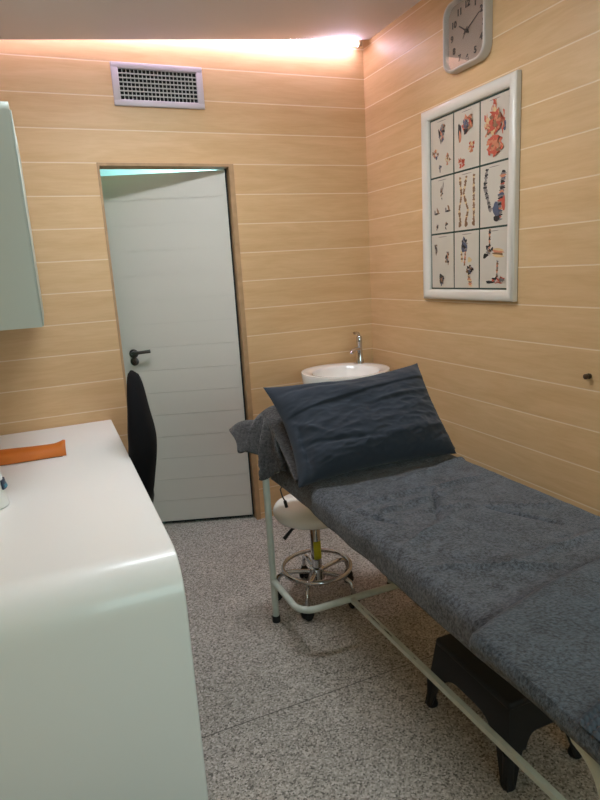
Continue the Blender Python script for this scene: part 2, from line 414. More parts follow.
# ------------------------------------------------------------------ orange roll and bottle on the desk
t = MB()
def orol(u, v):
    x = -.30+.30*u
    a = PI*(1.08-1.16*v)
    ry = .060+.004*math.sin(u*5); rz = .044+.003*math.cos(u*4)
    fl = max(0, (u-.85)/.15)**2
    rz += .012*fl*max(0, math.sin(a)); 
    lean = .012*fl*(1 if v < .5 else .3)
    return Vector((x+lean, ry*math.cos(a), max(.003, rz*math.sin(a)+.006)))
t.grid(orol, 26, 26)
o = t.build('orange_sleeve', M['orange'])
o.location = (-1.88, -.545, zt+.0005); o.rotation_euler = (0, 0, math.radians(-3))
solid(o, .0035, -1)
k = MB().box(-.30, -.004, -.054, .054, 0, .003).build('base_flap', M['orange_in'], o)
tag(o, 'half-round orange sleeve lying across the white desk top', 'sleeve')
t = empty('white_bottle', (-2.124, -1.10, zt+.0005))
MB().lathe([(0, 0), (.047, 0), (.053, .004), (.053, .012), (.047, .05), (.043, .12), (.036, .145), (.018, .155), (.018, .165), (0, .165)], 40).build('body', M['bottle'], t)
MB().lathe([(0, .163), (.02, .163), (.02, .185), (.006, .188), (.006, .21), (0, .21)], 24).build('cap', M['bottle'], t)
lb = MB()
def lbl(u, v):
    a = math.radians(-32+52*u); return Vector(((.0485-.004*v)*math.cos(a), (.0485-.004*v)*math.sin(a), .062+.032*v))
lb.grid(lbl, 12, 6); lbo = lb.build('label', M['navy'], t); solid(lbo, .006, 1)
lb = MB()
lb.grid(lambda u, v: Vector(((.055-.004*v)*math.cos(math.radians(-26+40*u)), (.055-.004*v)*math.sin(math.radians(-26+40*u)), .066+.012*v)), 10, 4)
MBT = lb.build('label_stripe', M['teal'], lbo); solid(MBT, .002, 1)
tag(t, 'white bottle with a small dark blue label at the desk left edge', 'bottle')

# ------------------------------------------------------------------ office chair (tucked under the desk)
t = empty('office_chair', (-1.740, -.60, 0), math.radians(-7))
def backr(u, v):       # v 0..1 up, u around the section
    z = .50+.60*v
    # centre line of the S shaped back, seen side on
    cx = .155+.075*math.cos(v*2.6+.1)+.012*math.sin(v*6)
    cx = .165+.03*min(1, v/.5)-.006*max(0, v-.5)/.5
    hw = .205*(1-.6*max(0, (v-.4)/.6)**2.2)*(1-.25*max(0, (.25-v)/.25)**2)
    tk = .048+.014*math.exp(-((v-.45)/.22)**2)-.016*max(0, v-.6)/.4
    e = min(1, math.sqrt(max(0, 1-((v-.5)/.5)**8)))
    hw *= (.25+.75*e); tk *= e
    a = 2*PI*u; ca, sa = math.cos(a), math.sin(a)
    p = .6
    x = cx+tk*math.copysign(abs(ca)**p, ca) - .012*(math.copysign(abs(sa)**p, sa))**2
    y = hw*math.copysign(abs(sa)**p, sa)
    return Vector((x, y, z))
bk = MB(); bk.grid(backr, 36, 30, wrapu=True)
bk.build('backrest', M['chair'], t, weld=True)
MB().box(-.24, .20, -.225, .225, .44, .51, bev=.03, seg=4).build('seat', M['chair'], t)
MB().tube([(.05, 0, .43), (.12, 0, .425), (.185, 0, .45), (.2, 0, .52), (.2, 0, .6)], .016, 8, sx=1.6).build('back_bracket', M['chair_plastic'], t)
MB().lathe([(.028, .10), (.028, .27), (.019, .28), (.019, .43), (.07, .432), (.07, .442)], 20).build('gas_column', M['chair_plastic'], t)
bs = MB()
for k in range(5):
    a = 2*PI*k/5+.3; c_, s_ = math.cos(a), math.sin(a)
    bs.tube([(0, 0, .115), (.12*c_, .12*s_, .105), (.26*c_, .26*s_, .075)], [.026, .02, .014], 10)
bs.build('star_base', M['chair_plastic'], t)
for k in range(5):
    a = 2*PI*k/5+.3; c_, s_ = math.cos(a), math.sin(a)
    cm = MB(); cm.tube([(.26*c_, .26*s_, .08), (.26*c_, .26*s_, .05)], .008, 8)
    for sg in (-1, 1):
        cm.lathe([(0, -.009), (.02, -.009), (.025, -.005), (.025, .005), (.02, .009), (0, .009)], 20,
                 mat=T((.26*c_-s_*.013*sg, .26*s_+c_*.013*sg, .0255)) @ Matrix.Rotation(a, 4, 'Z') @ RX)
    cm.build('caster', M['chair_plastic'], t)
tag(t, 'black fabric office chair, back showing between the desk and the door', 'chair')

# ------------------------------------------------------------------ wall clock
CY, CZ, CH = -.945, 2.455, .143
t = empty('wall_clock', (0, CY, CZ))
def sq(r, rc, n=8):
    out = []
    for (sx, sy, a0) in ((1, 1, 0), (-1, 1, PI/2), (-1, -1, PI), (1, -1, 3*PI/2)):
        for i in range(n+1):
            a = a0+PI/2*i/n; out.append((sx*(r-rc)+rc*math.cos(a), sy*(r-rc)+rc*math.sin(a)))
    return out
def sweep_sq(rings):
    vs = []; fs = []; n = None
    for r, rc, x in rings:
        p = sq(r, rc); n = len(p); vs += [(x, a, b) for a, b in p]
    for k in range(len(rings)-1):
        for i in range(n):
            j = (i+1) % n; fs.append((k*n+i, k*n+j, (k+1)*n+j, (k+1)*n+i))
    return vs, fs, n
vs, fs, n = sweep_sq([(CH, .058, -.001), (CH, .058, -.034), (CH-.002, .057, -.041), (CH-.006, .055, -.044), (CH-.010, .052, -.043), (CH-.012, .05, -.038), (CH-.013, .05, -.014)])
fs.append(tuple(range(n)))
MB().add(vs, fs).build('case', M['clock_case'], t)
p = sq(CH-.012, .05)
MB().add([(-.016, a, b) for a, b in p]+[(-.012, a, b) for a, b in p], [tuple(range(n)), tuple(reversed(range(n, 2*n)))]+[(i, (i+1) % n, (i+1) % n+n, i+n) for i in range(n)], 0, False).build('face', M['clock_face'], t)
p = sq(CH-.0115, .05)
MB().add([(-.036, a, b) for a, b in p]+[(-.0345, a, b) for a, b in p], [tuple(range(n)), tuple(reversed(range(n, 2*n)))]+[(i, (i+1) % n, (i+1) % n+n, i+n) for i in range(n)], 0, False).build('glass', M['glass'], t)
def text_mesh(s, size, mb, to_world):
    cu = bpy.data.curves.new('txt', 'FONT'); cu.body = s; cu.size = size; cu.align_x = 'CENTER'; cu.align_y = 'CENTER'; cu.extrude = .0006; cu.offset = .0014
    ob = bpy.data.objects.new('txt', cu); COL.objects.link(ob)
    dg = bpy.context.evaluated_depsgraph_get(); me = ob.evaluated_get(dg).to_mesh()
    mb.add([to_world(v.co) for v in me.vertices], [tuple(q.vertices) for q in me.polygons], 0, False)
    ob.evaluated_get(dg).to_mesh_clear(); bpy.data.objects.remove(ob); bpy.data.curves.remove(cu)
for i in range(1, 13):
    a = PI/2-2*PI*i/12; rad = .106
    u, v = rad*math.cos(a), rad*math.sin(a)
    nm = MB(); text_mesh(str(i), .036, nm, lambda c, u=u, v=v: Vector((-.0168-c.z, -(u+c.x), v+c.y)))
    nm.build('numeral', M['ink'], t, recalc=False)
def hand(name, ang, l, w, x, tail=.018):
    a = PI/2-ang; d = Vector((0, -math.cos(a), math.sin(a))); q = Vector((0, math.sin(a), math.cos(a)))
    vs = []
    for dx in (0, .0015):
        X = Vector((x-dx, 0, 0))
        vs += [X-d*tail-q*w, X-d*tail+q*w, X+d*l+q*w*.6, X+d*l-q*w*.6]
    MB().add(vs, [(0, 1, 2, 3), (7, 6, 5, 4), (0, 4, 5, 1), (1, 5, 6, 2), (2, 6, 7, 3), (3, 7, 4, 0)], 0, False).build(name, M['ink'], t)
hand('hour_hand', 2*PI*10.17/12, .062, .0036, -.020)
hand('minute_hand', 2*PI*10.6/60, .098, .0026, -.0225)
hand('second_hand', 2*PI*36/60, .032, .001, -.025)
MB().lathe([(0, 0), (.007, 0), (.007, .012), (0, .012)], 16, mat=T((-.016, 0, 0)) @ Matrix.Rotation(-PI/2, 4, 'Y')).build('hub', M['ink'], t)
tag(t, 'white rounded-square wall clock with black hands, above the framed charts', 'clock')

# ------------------------------------------------------------------ framed anatomy charts
PY0, PY1, PZ0, PZ1 = -.600, -1.260, 1.298, 2.207      # far edge, near edge, bottom, top
t = empty('framed_charts', (0, (PY0+PY1)/2, PZ0))
cyp = (PY0+PY1)/2; hw = (PY0-PY1)/2; H = PZ1-PZ0; fw = .049
prof = [(0, .001), (0, .020), (.004, .027), (.014, .032), (.030, .030), (.040, .024), (.047, .018), (fw, .012), (fw, .004)]  # (inset, proud)
def rect(ins, d): return [(-d, hw-ins, ins), (-d, -hw+ins, ins), (-d, -hw+ins, H-ins), (-d, hw-ins, H-ins)]
vs = []; fs = []
for ins, d in prof: vs += rect(ins, d)
for k in range(len(prof)-1):
    for i in range(4):
        j = (i+1) % 4; fs.append((k*4+i, k*4+j, k*4+4+j, k*4+4+i))
MB().add(vs, fs).build('frame', M['frame_white'], t)
MB().box(-.007, -.003, -hw+.05, hw-.05, .05, H-.05).build('backing', M['chart_back'], t)
iw = 2*(hw-fw)-.016; ihh = H-2*fw-.016; gap = .0085
pw = (iw-2*gap)/3; ph = (ihh-2*gap)/3
INK = [M[k] for k in ('red', 'rust', 'brown', 'cream', 'blue', 'inkblack', 'grey')]
RED, RUST, BRN, CRM, BLU, BLK, GRY = range(7)
def blob(mb, u, v, ru, rv, mi, rot=0, lvl=0, rough=.25, n=14):
    ph0 = rnd.random()*9
    pts = []
    for i in range(n):
        a = 2*PI*i/n; k = 1+rough*math.sin(3*a+ph0)*.6+rough*(rnd.random()-.5)
        x, y = ru*k*math.cos(a), rv*k*math.sin(a)
        pts.append((u+x*math.cos(rot)-y*math.sin(rot), v+x*math.sin(rot)+y*math.cos(rot)))
    x0 = -.0083-.00025*lvl
    vs = [(x0, -p[0], p[1]) for p in pts]+[(x0-.0002, -p[0], p[1]) for p in pts]
    mb.add(vs, [tuple(range(n)), tuple(reversed(range(n, 2*n)))]+[(i, (i+1) % n, (i+1) % n+n, i+n) for i in range(n)], mi, False)
def cluster(mb, u, v, ru, rv, cols, k=9):
    """irregular drawing made of several inked patches"""
    ru *= 1.25; rv *= 1.2; k = int(k*2)
    for i in range(k):
        a = rnd.random()*2*PI; q = rnd.random()**.5*.75
        blob(mb, u+ru*q*math.cos(a), v+rv*q*math.sin(a), ru*(.13+.24*rnd.random()), rv*(.10+.20*rnd.random()), cols[i % len(cols)], rnd.random()*1.2-.6, i, .5)
def spine(mb, pts, w, cols, n=16):
    for i in range(n):
        s = i/(n-1)*(len(pts)-1); a = min(int(s), len(pts)-2); f = s-a
        u = pts[a][0]*(1-f)+pts[a+1][0]*f; v = pts[a][1]*(1-f)+pts[a+1][1]*f
        blob(mb, u, v, w*(.75+.5*rnd.random()), abs(pts[0][1]-pts[-1][1])/n*.78, cols[i % len(cols)], 0, i % 3, .4, 10)
def islands(mb):
    n = 0; items = []          # every blob: (face range, box)
    used = {}
    par = list(range(len(mb.v)))
    def fd(i):
        while par[i] != i: par[i] = par[par[i]]; i = par[i]
        return i
    for f in mb.f:
        for q in f[1:]: par[fd(q)] = fd(f[0])
    comp = {}
    for i in range(len(mb.v)): comp.setdefault(fd(i), []).append(i)
    bx = {k: (min(mb.v[i].y for i in c)-.004, max(mb.v[i].y for i in c)+.004, min(mb.v[i].z for i in c)-.004, max(mb.v[i].z for i in c)+.004) for k, c in comp.items()}
    ks = list(bx)
    for a in range(len(ks)):
        for b in range(a):
            A, B = bx[ks[a]], bx[ks[b]]
            if A[0] < B[1] and B[0] < A[1] and A[2] < B[3] and B[2] < A[3]: par[fd(ks[a])] = fd(ks[b])
    out = {}
    for f, m, sm in zip(mb.f, mb.m, mb.s):
        o = out.setdefault(fd(f[0]), MB()); o.add([mb.v[i] for i in f], [tuple(range(len(f)))], m, sm)
    return list(out.values())
def draw(ci, ri, mb):
    P = (pw/2, ph/2)
    X = lambda u: (u-.5)*pw
    Y = lambda v: (v-.5)*ph
    if (ri, ci) == (0, 0):
        cluster(mb, X(.5), Y(.72), .022, .045, [BLU, GRY, BLK, RUST]); blob(mb, X(.58), Y(.84), .018, .01, BRN, .3, 9)
        cluster(mb, X(.24), Y(.40), .02, .024, [RUST, BRN, BLU, CRM], 7); cluster(mb, X(.78), Y(.26), .018, .026, [RUST, CRM, BRN], 7)
        cluster(mb, X(.42), Y(.12), .012, .018, [BLU, BLU, GRY], 6)
    elif (ri, ci) == (0, 1):
        cluster(mb, X(.56), Y(.74), .034, .040, [RED, BRN, BLU, RUST, BLK], 14); blob(mb, X(.24), Y(.64), .012, .036, BLK, 0, 10); blob(mb, X(.26), Y(.56), .008, .024, RUST, 0, 11)
        cluster(mb, X(.68), Y(.36), .022, .028, [RUST, RED, CRM], 8); cluster(mb, X(.3), Y(.12), .022, .022, [RED, RUST, RED], 8)
    elif (ri, ci) == (0, 2):
        cluster(mb, X(.5), Y(.62), .048, .048, [RED, RUST, RED, BRN, RED, CRM], 20); cluster(mb, X(.5), Y(.84), .014, .032, [RED, RUST], 7)
        for s in (-1, 1): cluster(mb, X(.5+.28*s), Y(.62), .012, .05, [RED, RUST], 6)
        cluster(mb, X(.55), Y(.24), .046, .04, [RUST, RED, RED, BRN, RUST], 16); blob(mb, X(.55), Y(.24), .022, .02, RUST, 0, 18); blob(mb, X(.85), Y(.5), .01, .02, BLU, 0, 4)
    elif (ri, ci) == (1, 0):
        cluster(mb, X(.5), Y(.72), .010, .03, [BLK, GRY, BRN], 6); blob(mb, X(.56), Y(.84), .003, .02, GRY, -.2, 7)
        for s, yy in ((.25, .36), (.75, .38)):
            blob(mb, X(s), Y(yy), .022, .005, BLK, .05, 1); blob(mb, X(s+.05), Y(yy+.05), .006, .016, BRN, .4, 2); blob(mb, X(s-.08), Y(yy+.03), .006, .01, GRY, 0, 3)
        for s in (.27, .7):
            cluster(mb, X(s), Y(.11), .011, .018, [BLK, BRN, GRY], 5)
    elif (ri, ci) == (1, 1):
        for s, b in ((.24, .01), (.5, -.02), (.8, .0)):
            spine(mb, [(X(s), Y(.9)), (X(s)+b, Y(.62)), (X(s)-b*.6, Y(.34)), (X(s)+b*.3, Y(.12))], .0075, [BRN, CRM, BRN, BRN], 26)
            blob(mb, X(s), Y(.1), .011, .013, BRN, 0, 6)
    elif (ri, ci) == (1, 2):
        spine(mb, [(X(.25), Y(.92)), (X(.17), Y(.66)), (X(.28), Y(.46)), (X(.38), Y(.26))], .0105, [BLK, GRY, BLK, GRY, GRY], 20)
        spine(mb, [(X(.83), Y(.84)), (X(.8), Y(.6)), (X(.72), Y(.36)), (X(.7), Y(.1))], .0165, [BLK, GRY, RUST, BLU, GRY, BLK, RED, GRY], 24)
        blob(mb, X(.6), Y(.26), .02, .03, BLU, .3, 9); blob(mb, X(.62), Y(.12), .02, .012, BLK, 0, 10); blob(mb, X(.86), Y(.34), .01, .03, RED, 0, 11)
    elif (ri, ci) == (2, 0):
        cluster(mb, X(.22), Y(.74), .009, .034, [BRN, GRY, BLK], 6); cluster(mb, X(.74), Y(.56), .016, .03, [BLK, BRN, RUST, GRY], 7)
        blob(mb, X(.45), Y(.17), .018, .026, BLK, 0, 2); cluster(mb, X(.47), Y(.14), .018, .024, [BLK, BLU, BRN], 6)
    elif (ri, ci) == (2, 1):
        blob(mb, X(.42), Y(.76), .022, .034, BLU, 0, 1); cluster(mb, X(.42), Y(.76), .022, .034, [BLU, BLK, GRY], 7); spine(mb, [(X(.3), Y(.64)), (X(.32), Y(.48))], .007, [CRM, BRN], 5); spine(mb, [(X(.46), Y(.64)), (X(.42), Y(.42))], .006, [RUST, BRN], 6)
        blob(mb, X(.64), Y(.5), .014, .012, CRM, 0, 2); cluster(mb, X(.66), Y(.3), .022, .026, [BLK, BLU, BLK, BRN], 8); spine(mb, [(X(.6), Y(.22)), (X(.68), Y(.04))], .012, [CRM, BRN, RUST], 7)
    else:
        spine(mb, [(X(.37), Y(.97)), (X(.36), Y(.68))], .006, [BRN, BLK, RUST], 9); cluster(mb, X(.36), Y(.66), .022, .022, [BLK, BRN, GRY], 8)
        for k in range(4): blob(mb, X(.68), Y(.64-.035*k), .036, .006, [CRM, RUST, BRN, CRM][k], -.12, 2+k)
        blob(mb, X(.22), Y(.55), .018, .01, BLK, .3, 3)
        spine(mb, [(X(.66), Y(.44)), (X(.64), Y(.2))], .006, [GRY, BRN, RUST], 8); cluster(mb, X(.7), Y(.14), .036, .018, [RED, GRY, RED, BLK], 9)
        blob(mb, X(.4), Y(.1), .03, .006, BLK, 0, 3)
for ri in range(3):
    for ci in range(3):
        uc = -iw/2+pw/2+ci*(pw+gap); vc = H-fw-.008-ph/2-ri*(ph+gap)
        c = MB().box(-.0082, -.0066, -uc-pw/2, -uc+pw/2, vc-ph/2, vc+ph/2).build('chart', M['paper'], t)
        mb = MB(); draw(ci, ri, mb)
        blob(mb, 0, ph*.455, pw*.2, .0016, GRY, 0, 0, .1)
        for v in mb.v: v.y -= uc; v.z += vc
        for part in islands(mb): part.build('drawing', INK, c, recalc=False)
tag(t, 'white-framed poster of nine anatomy charts on the right wall', 'poster')

# ------------------------------------------------------------------ wall knob
t = empty('coat_hook', (0, -1.648, 1.027))
RY = Matrix.Rotation(-PI/2, 4, 'Y')
MB().lathe([(.011, 0), (.011, .004), (.004, .006), (.004, .013), (0, .013)], 20, mat=RY).build('stem', M['brass'], t)
MB().lathe([(0, .012), (.008, .012), (.0115, .017), (.010, .023), (0, .026)], 20, mat=RY).build('knob', M['brass'], t)
tag(t, 'small bronze coat hook screwed to the right plank wall', 'hook')

# ------------------------------------------------------------------ wash basin and tap
BX, BY, BZ, BR = -.335, -.264, .910, .256
t = empty('wash_basin', (BX, BY, 0))
bo = MB()
rings = []          # (radius, z, centre x, centre y): outside, flat rim, then the hollow set towards the front
for r_, z_ in ((.10, -.225), (.19, -.215), (.228, -.185), (.243, -.12), (.251, -.04), (BR-.001, -.006), (BR-.003, 0), (BR-.012, .001)): rings.append((r_, BZ+z_, 0, 0))
for r_, z_ in ((.196, .0), (.190, -.004), (.184, -.03), (.165, -.085), (.13, -.115), (.04, -.13), (.026, -.132)): rings.append((r_, BZ+z_, -.018, -.040))
NR = 64
bo.add([(cx_+r_*math.cos(2*PI*k/NR), cy_+r_*math.sin(2*PI*k/NR), z_) for r_, z_, cx_, cy_ in rings for k in range(NR)],
       [(i*NR+k, i*NR+(k+1) % NR, (i+1)*NR+(k+1) % NR, (i+1)*NR+k) for i in range(len(rings)-1) for k in range(NR)]+[tuple(reversed(range(NR))), tuple((len(rings)-1)*NR+k for k in range(NR))])
bo.build('bowl', M['ceramic'], t)
MB().lathe([(0, BZ-.1315), (.024, BZ-.1315), (.022, BZ-.128), (0, BZ-.129)], 24, mat=T((-.018, -.04, 0))).build('drain', M['chrome'], t)
MB().lathe([(.12, 0), (.12, .02), (.08, .06), (.07, .3), (.075, .6), (.11, BZ-.222)], 32).build('pedestal', M['ceramic'], t)
tag(t, 'white round wash basin in the far corner beside the door', 'basin')
t = empty('basin_tap', (-.158, -.118, BZ+.0005))
MB().lathe([(0, 0), (.026, 0), (.024, .006), (.0185, .035), (.0165, .06), (.0165, .125), (.0175, .128), (.0175, .158), (.012, .166), (0, .167)], 24).build('body', M['chrome'], t)
MB().tube([(-.006, -.004, .088), (-.04, -.03, .092), (-.085, -.06, .086), (-.09, -.064, .074)], [.0115, .011, .0105, .0105], 14).build('spout', M['chrome'], t)
MB().tube([(0, 0, .160), (-.002, .002, .178), (-.03, -.022, .188), (-.055, -.04, .190)], [.008, .007, .006, .0055], 10, sx=1.5).build('lever', M['chrome'], t)
tag(t, 'chrome mixer tap standing on the rear edge of the round basin', 'tap')

# ------------------------------------------------------------------ treatment couch
LX0, LX1, LY0, LY1 = -1.130, -.553, -1.068, -2.66
t = empty('treatment_couch', (-.85, -1.9, 0)); O = Vector((-.85, -1.9, 0))
def loc(pts): return [Vector(p)-O for p in pts]
for x in (LX0, LX1):
    for y in (LY0, LY1):
        sg = 1 if x == LX0 else -1
        if y == LY0: pts = [(x, y, .010), (x, y, .655), (x+sg*.006, y, .672), (x+sg*.02, y, .684), (x+sg*.06, y, .686)]
        else:
            xx = x+(.066 if sg > 0 else 0)
            pts = [(xx, y, .010), (xx, y, .50)] + [(xx+sg*.02*i/7, y+.085-.085*math.cos(a), .50+.085*math.sin(a)) for i, a in [(i, PI/2*i/7) for i in range(1, 8)]] + [(xx+sg*.06, y+.16, .592)]
        lg = MB().tube(loc(pts), .0145, 14).build('leg', M['tube_white'], t)
        MB().lathe([(.0175, 0), (.0175, .026), (.015, .03)], 16, mat=T(Vector((pts[0][0], y, 0))-O)).build('foot', M['black'], lg)
rl = MB()
for x in (-1.015, -.50):
    rl.tube(loc([(x, -1.0, .592), (x, -2.9, .592)]), .018, 4, square=True)
for y in (-1.40, -2.0, -2.88): rl.tube(loc([(-1.015, y, .592), (-.5, y, .592)]), .016, 4, square=True)
rl.box(-1.03+.85, -.42+.85, -2.93+1.9, -1.0+1.9, .602, .614)
rl.build('frame', M['tube_white'], t)
def brace(y0, d):
    z = .195; r = .07; x0, x1 = LX0, LX1; y1 = y0+d; s = 1 if d > 0 else -1
    pts = [(x0, y0, z), (x0+.004, y1-s*r, z)]
    pts += [(x0+.004+r-r*math.cos(a), y1-s*r+s*r*math.sin(a), z) for a in [PI/2*i/7 for i in range(1, 8)]]
    pts += [(x1-.004-r+r*math.sin(a), y1-s*r+s*r*math.cos(a), z) for a in [PI/2*i/7 for i in range(0, 8)]]
    pts += [(x1, y0, z)]
    return MB().tube(loc(pts), .0135, 12).build('end_brace', M['tube_white'], t)
brace(LY0, -.285); brace(LY1, .17)
bar_ = MB().tube(loc([(-.905, LY0-.285, .195), (-.878, LY1+.17, .195)]), .0125, 4, square=True).build('stretcher', M['tube_white'], t)
for (ya, yb, w_) in ((-1.49, -1.575, .0026), (-1.60, -1.655, .0036), (-1.44, -1.46, .0018), (-1.78, -1.80, .002)):
    X = lambda y: -.905+.027*(LY0-.285-y)/1.055
    n = 8; vs = []
    for sgn in (-1, 1):
        for i in range(n+1):
            y = ya+(yb-ya)*i/n; vs.append(Vector((X(y)-.0028+sgn*w_*math.sin(PI*(i+.3)/(n+.6))*(.7+.3*math.sin(i*2.1)), y, .195+.0090))-O)
    solid(MB().add(vs, [(i, i+1, n+2+i, n+1+i) for i in range(n)], 0, False).build('worn_patch', M['chip'], bar_), .0004, 0)
MX0, MX1 = -1.058, -.402
MB().box(MX0+.85, MX1+.85, -2.95+1.9, -.985+1.9, .614, .696, bev=.018, seg=3).build('mattress', M['vinyl'], t)
MB().prism([(-1.30+1.9, .714), (-1.055+1.9, .895), (-1.03+1.9, .905), (-1.0+1.9, .89), (-.985+1.9, .714)], 'x', MX0-.02+.85, MX1+.85).build('headrest', M['vinyl'], t)
lv = MB().tube(loc([(-1.055, -1.13, .625), (-1.085, -1.15, .650), (-1.100, -1.152, .630), (-1.093, -1.151, .60), (-1.082, -1.15, .575)]), .003, 8).build('release_lever', M['dark_metal'], t)
MB().tube(loc([(-1.083, -1.15, .577), (-1.077, -1.15, .549)]), .0065, 10).build('grip', M['black'], lv)
tag(t, 'white tubular treatment couch under grey towels, against the right side', 'couch')

# ---- towels
TZ = .706
def fb(x, y, s, a): return a*noise.noise(Vector((x*s, y*s, 3.1)))
def crease(x, y, x0, y0, ang, w, amp, ln):
    dx, dy = x-x0, y-y0; ca, sa = math.cos(ang), math.sin(ang)
    l = dx*ca+dy*sa; d = -dx*sa+dy*ca + .02*math.sin(l*9); w = w*.8
    return 1.5*amp*math.exp(-(d/w)**2)*math.exp(-(l/ln)**4)
def towel_z(x, y):
    z = 0+fb(x, y, 5, .005)+fb(x, y, 14, .005)+fb(x*.5+y*.3, y, 26, .003)
    z += crease(x, y, -.70, -1.62, .10, .012, .009, .32)+crease(x, y, -.62, -1.86, -.35, .012, .008, .28)
    z += crease(x, y, -.95, -1.92, .55, .014, .008, .22)+crease(x, y, -.60, -2.15, .2, .014, .007, .3)+crease(x, y, -.95, -1.55, -.7, .01, .007, .15)
    z += crease(x, y, -.78, -1.75, 1.2, .012, -.012, .14)+crease(x, y, -.85, -1.70, .25, .010, .010, .2)+crease(x, y, -.60, -1.95, -.9, .010, -.010, .12)+crease(x, y, -.90, -2.15, -.35, .012, .009, .2)+crease(x, y, -1.0, -1.72, -1.0, .010, -.010, .12)
    q = max(0, min(1, min(x+1.07, -.395-x)/.09)); z *= q*q*(3-2*q)*.85+.15
    z += TZ+crease(x, y, -.55, -1.45, .4, .012, .007, .25)
    return z
def strip(x0, x1, drop_l, drop_r, u, r=.022):
    """cross section that lies flat between x0..x1 and rolls over both edges; returns x, dz, flat factor"""
    a = PI/2*r
    tot = drop_l+a+(x1-x0-2*r)+a+drop_r; s = u*tot
    if s < drop_l: return x0, -r-(drop_l-s)
    s -= drop_l
    if s < a: q = s/r; return x0+r-r*math.cos(q), -r+r*math.sin(q)
    s -= a
    if s < x1-x0-2*r: return x0+r+s, 0
    s -= x1-x0-2*r
    if s < a: q = s/r; return x1-r+r*math.sin(q), -r+r*math.cos(q)
    s -= a
    return x1, -r-s
def main_towel(u, v):
    y = -.978-1.99*v
    x, dz = strip(-1.072+.004*math.sin(y*9)-.005*max(0, (-y-1.2)), -.392, .052+.003*math.sin(y*6+1)+fb(0, y, 9, .005), .06, u, .034)
    z = towel_z(x, y)+dz
    if dz < -.02: x += fb(x*3, y, 9, .004)
    return Vector((x, y, z))
o = MB().grid(main_towel, 110, 170).build('bed_towel', M['towel'], loc=(-.75, -2.1, TZ))
solid(o, .006, 1 if False else 0)
tag(o, 'large charcoal terry towel spread over the whole couch', 'towel')
# folded towel over the near part
def fold_edge(x): return -2.372+.19*(x+1.134)+.02*math.sin((x+1.1)*6)
def fold_z(x, y):
    return TZ+.0165+fb(x, y, 6, .004)+fb(x, y, 17, .002)+crease(x, y, -.75, -2.55, .3, .02, .006, .3)
def folded(u, v):
    x, dz = strip(-1.136-.02*v, -.385, .016+.010*v, .04, u, .008)
    y0 = fold_edge(x)
    y = y0-(.66)*v
    zz = fold_z(x, y)
    lip = math.exp(-v*.66/.01)
    return Vector((x, y, zz+dz-.009*lip))
o = MB().grid(folded, 90, 90).build('folded_towel', M['towel2'], loc=(-.75, -2.65, TZ))
solid(o, .013, 0)
tag(o, 'folded blue-grey towel with a waffle band laid over the near end', 'towel')
bw = MB()
def band(u, v):
    x = -1.1475+.62*u; y = -2.655+.27*(x+1.152)*math.exp(-(x+1.152)/.3)-.14*v
    k = abs(math.sin(u*PI*48))*abs(math.sin(v*PI*9))
    return Vector((x, y, fold_z(x, y)+.0080+.0065*k))-Vector((-.75, -2.65, TZ))
ob = bw.grid(band, 290, 60).build('woven_band', M['hem'], o)
hm_ = MB().tube([folded(.035+.9*i/40, 0)+Vector((0, .003, -.002))-Vector((-.75, -2.65, TZ)) for i in range(41)], .005, 8).build('hem', M['hem'], o)
# crumpled towel over the headrest wedge, its left end hanging over the edge
def lp(pts, u):
    s_ = u*(len(pts)-1); a = min(int(s_), len(pts)-2); f = s_-a
    p0 = Vector(pts[max(a-1, 0)]); p1 = Vector(pts[a]); p2 = Vector(pts[a+1]); p3 = Vector(pts[min(a+2, len(pts)-1)])
    return .5*((2*p1)+(p2-p0)*f+(2*p0-5*p1+4*p2-p3)*f*f+(3*p1-p0-3*p2+p3)*f**3)
HP = [(0, -1.335, .722), (0, -1.19, .832), (0, -1.07, .915), (0, -1.01, .925), (0, -.972, .87), (0, -.962, .76)]
def head_towel(u, v):
    x = -1.105+.72*u
    p = lp(HP, v); y, z = p.y, p.z
    edge = math.exp(-u/.05)
    z += .022*math.sin(v*PI)*math.exp(-((x+1.02)/.12)**2)-.02*edge*math.sin(v*PI)
    z += fb(x*1.4, v*.6, 9, .010)*min(1, v*5); y -= .006*math.sin(x*26+v*5)*math.sin(v*PI)
    return Vector((x, y, z))
HO = Vector((-.8, -1.15, .85))
HEM = [(-1.150, -.955, .80), (-1.205, -.975, .862), (-1.250, -1.045, .803), (-1.200, -1.075, .785), (-1.160, -1.085, .770), (-1.152, -1.105, .695), (-1.130, -1.13, .678), (-1.085, -1.16, .715), (-1.075, -1.20, .735)]
def flap(u, v):
    # starts on the towel's left edge (far side to near side) and fans out to the hem
    p0 = head_towel(0, .90-.66*u)
    p1 = lp(HEM, u)
    out = .050*math.sin(v*PI*.62)*(1-.3*u)
    p = p0.lerp(p1, v); p.z += out*(1-v)*1.2; p.x -= out*.35*(1-v)
    f = min(1, v*1.6)
    p.x += (.017*math.sin(u*23+v*1.5)+.008*math.sin(u*47+v*4))*f; p.z += .010*math.sin(u*31+2)*f
    p.y += .010*math.sin(u*19)*f
    return p
hb = MB()
hb.grid(head_towel, 90, 60); hb.grid(flap, 90, 26)
o = hb.build('headrest_towel', M['towel3'], loc=HO, weld=False)
solid(o, .010, 0)
tag(o, 'crumpled dark grey towel over the headrest, behind the navy pillow', 'towel')

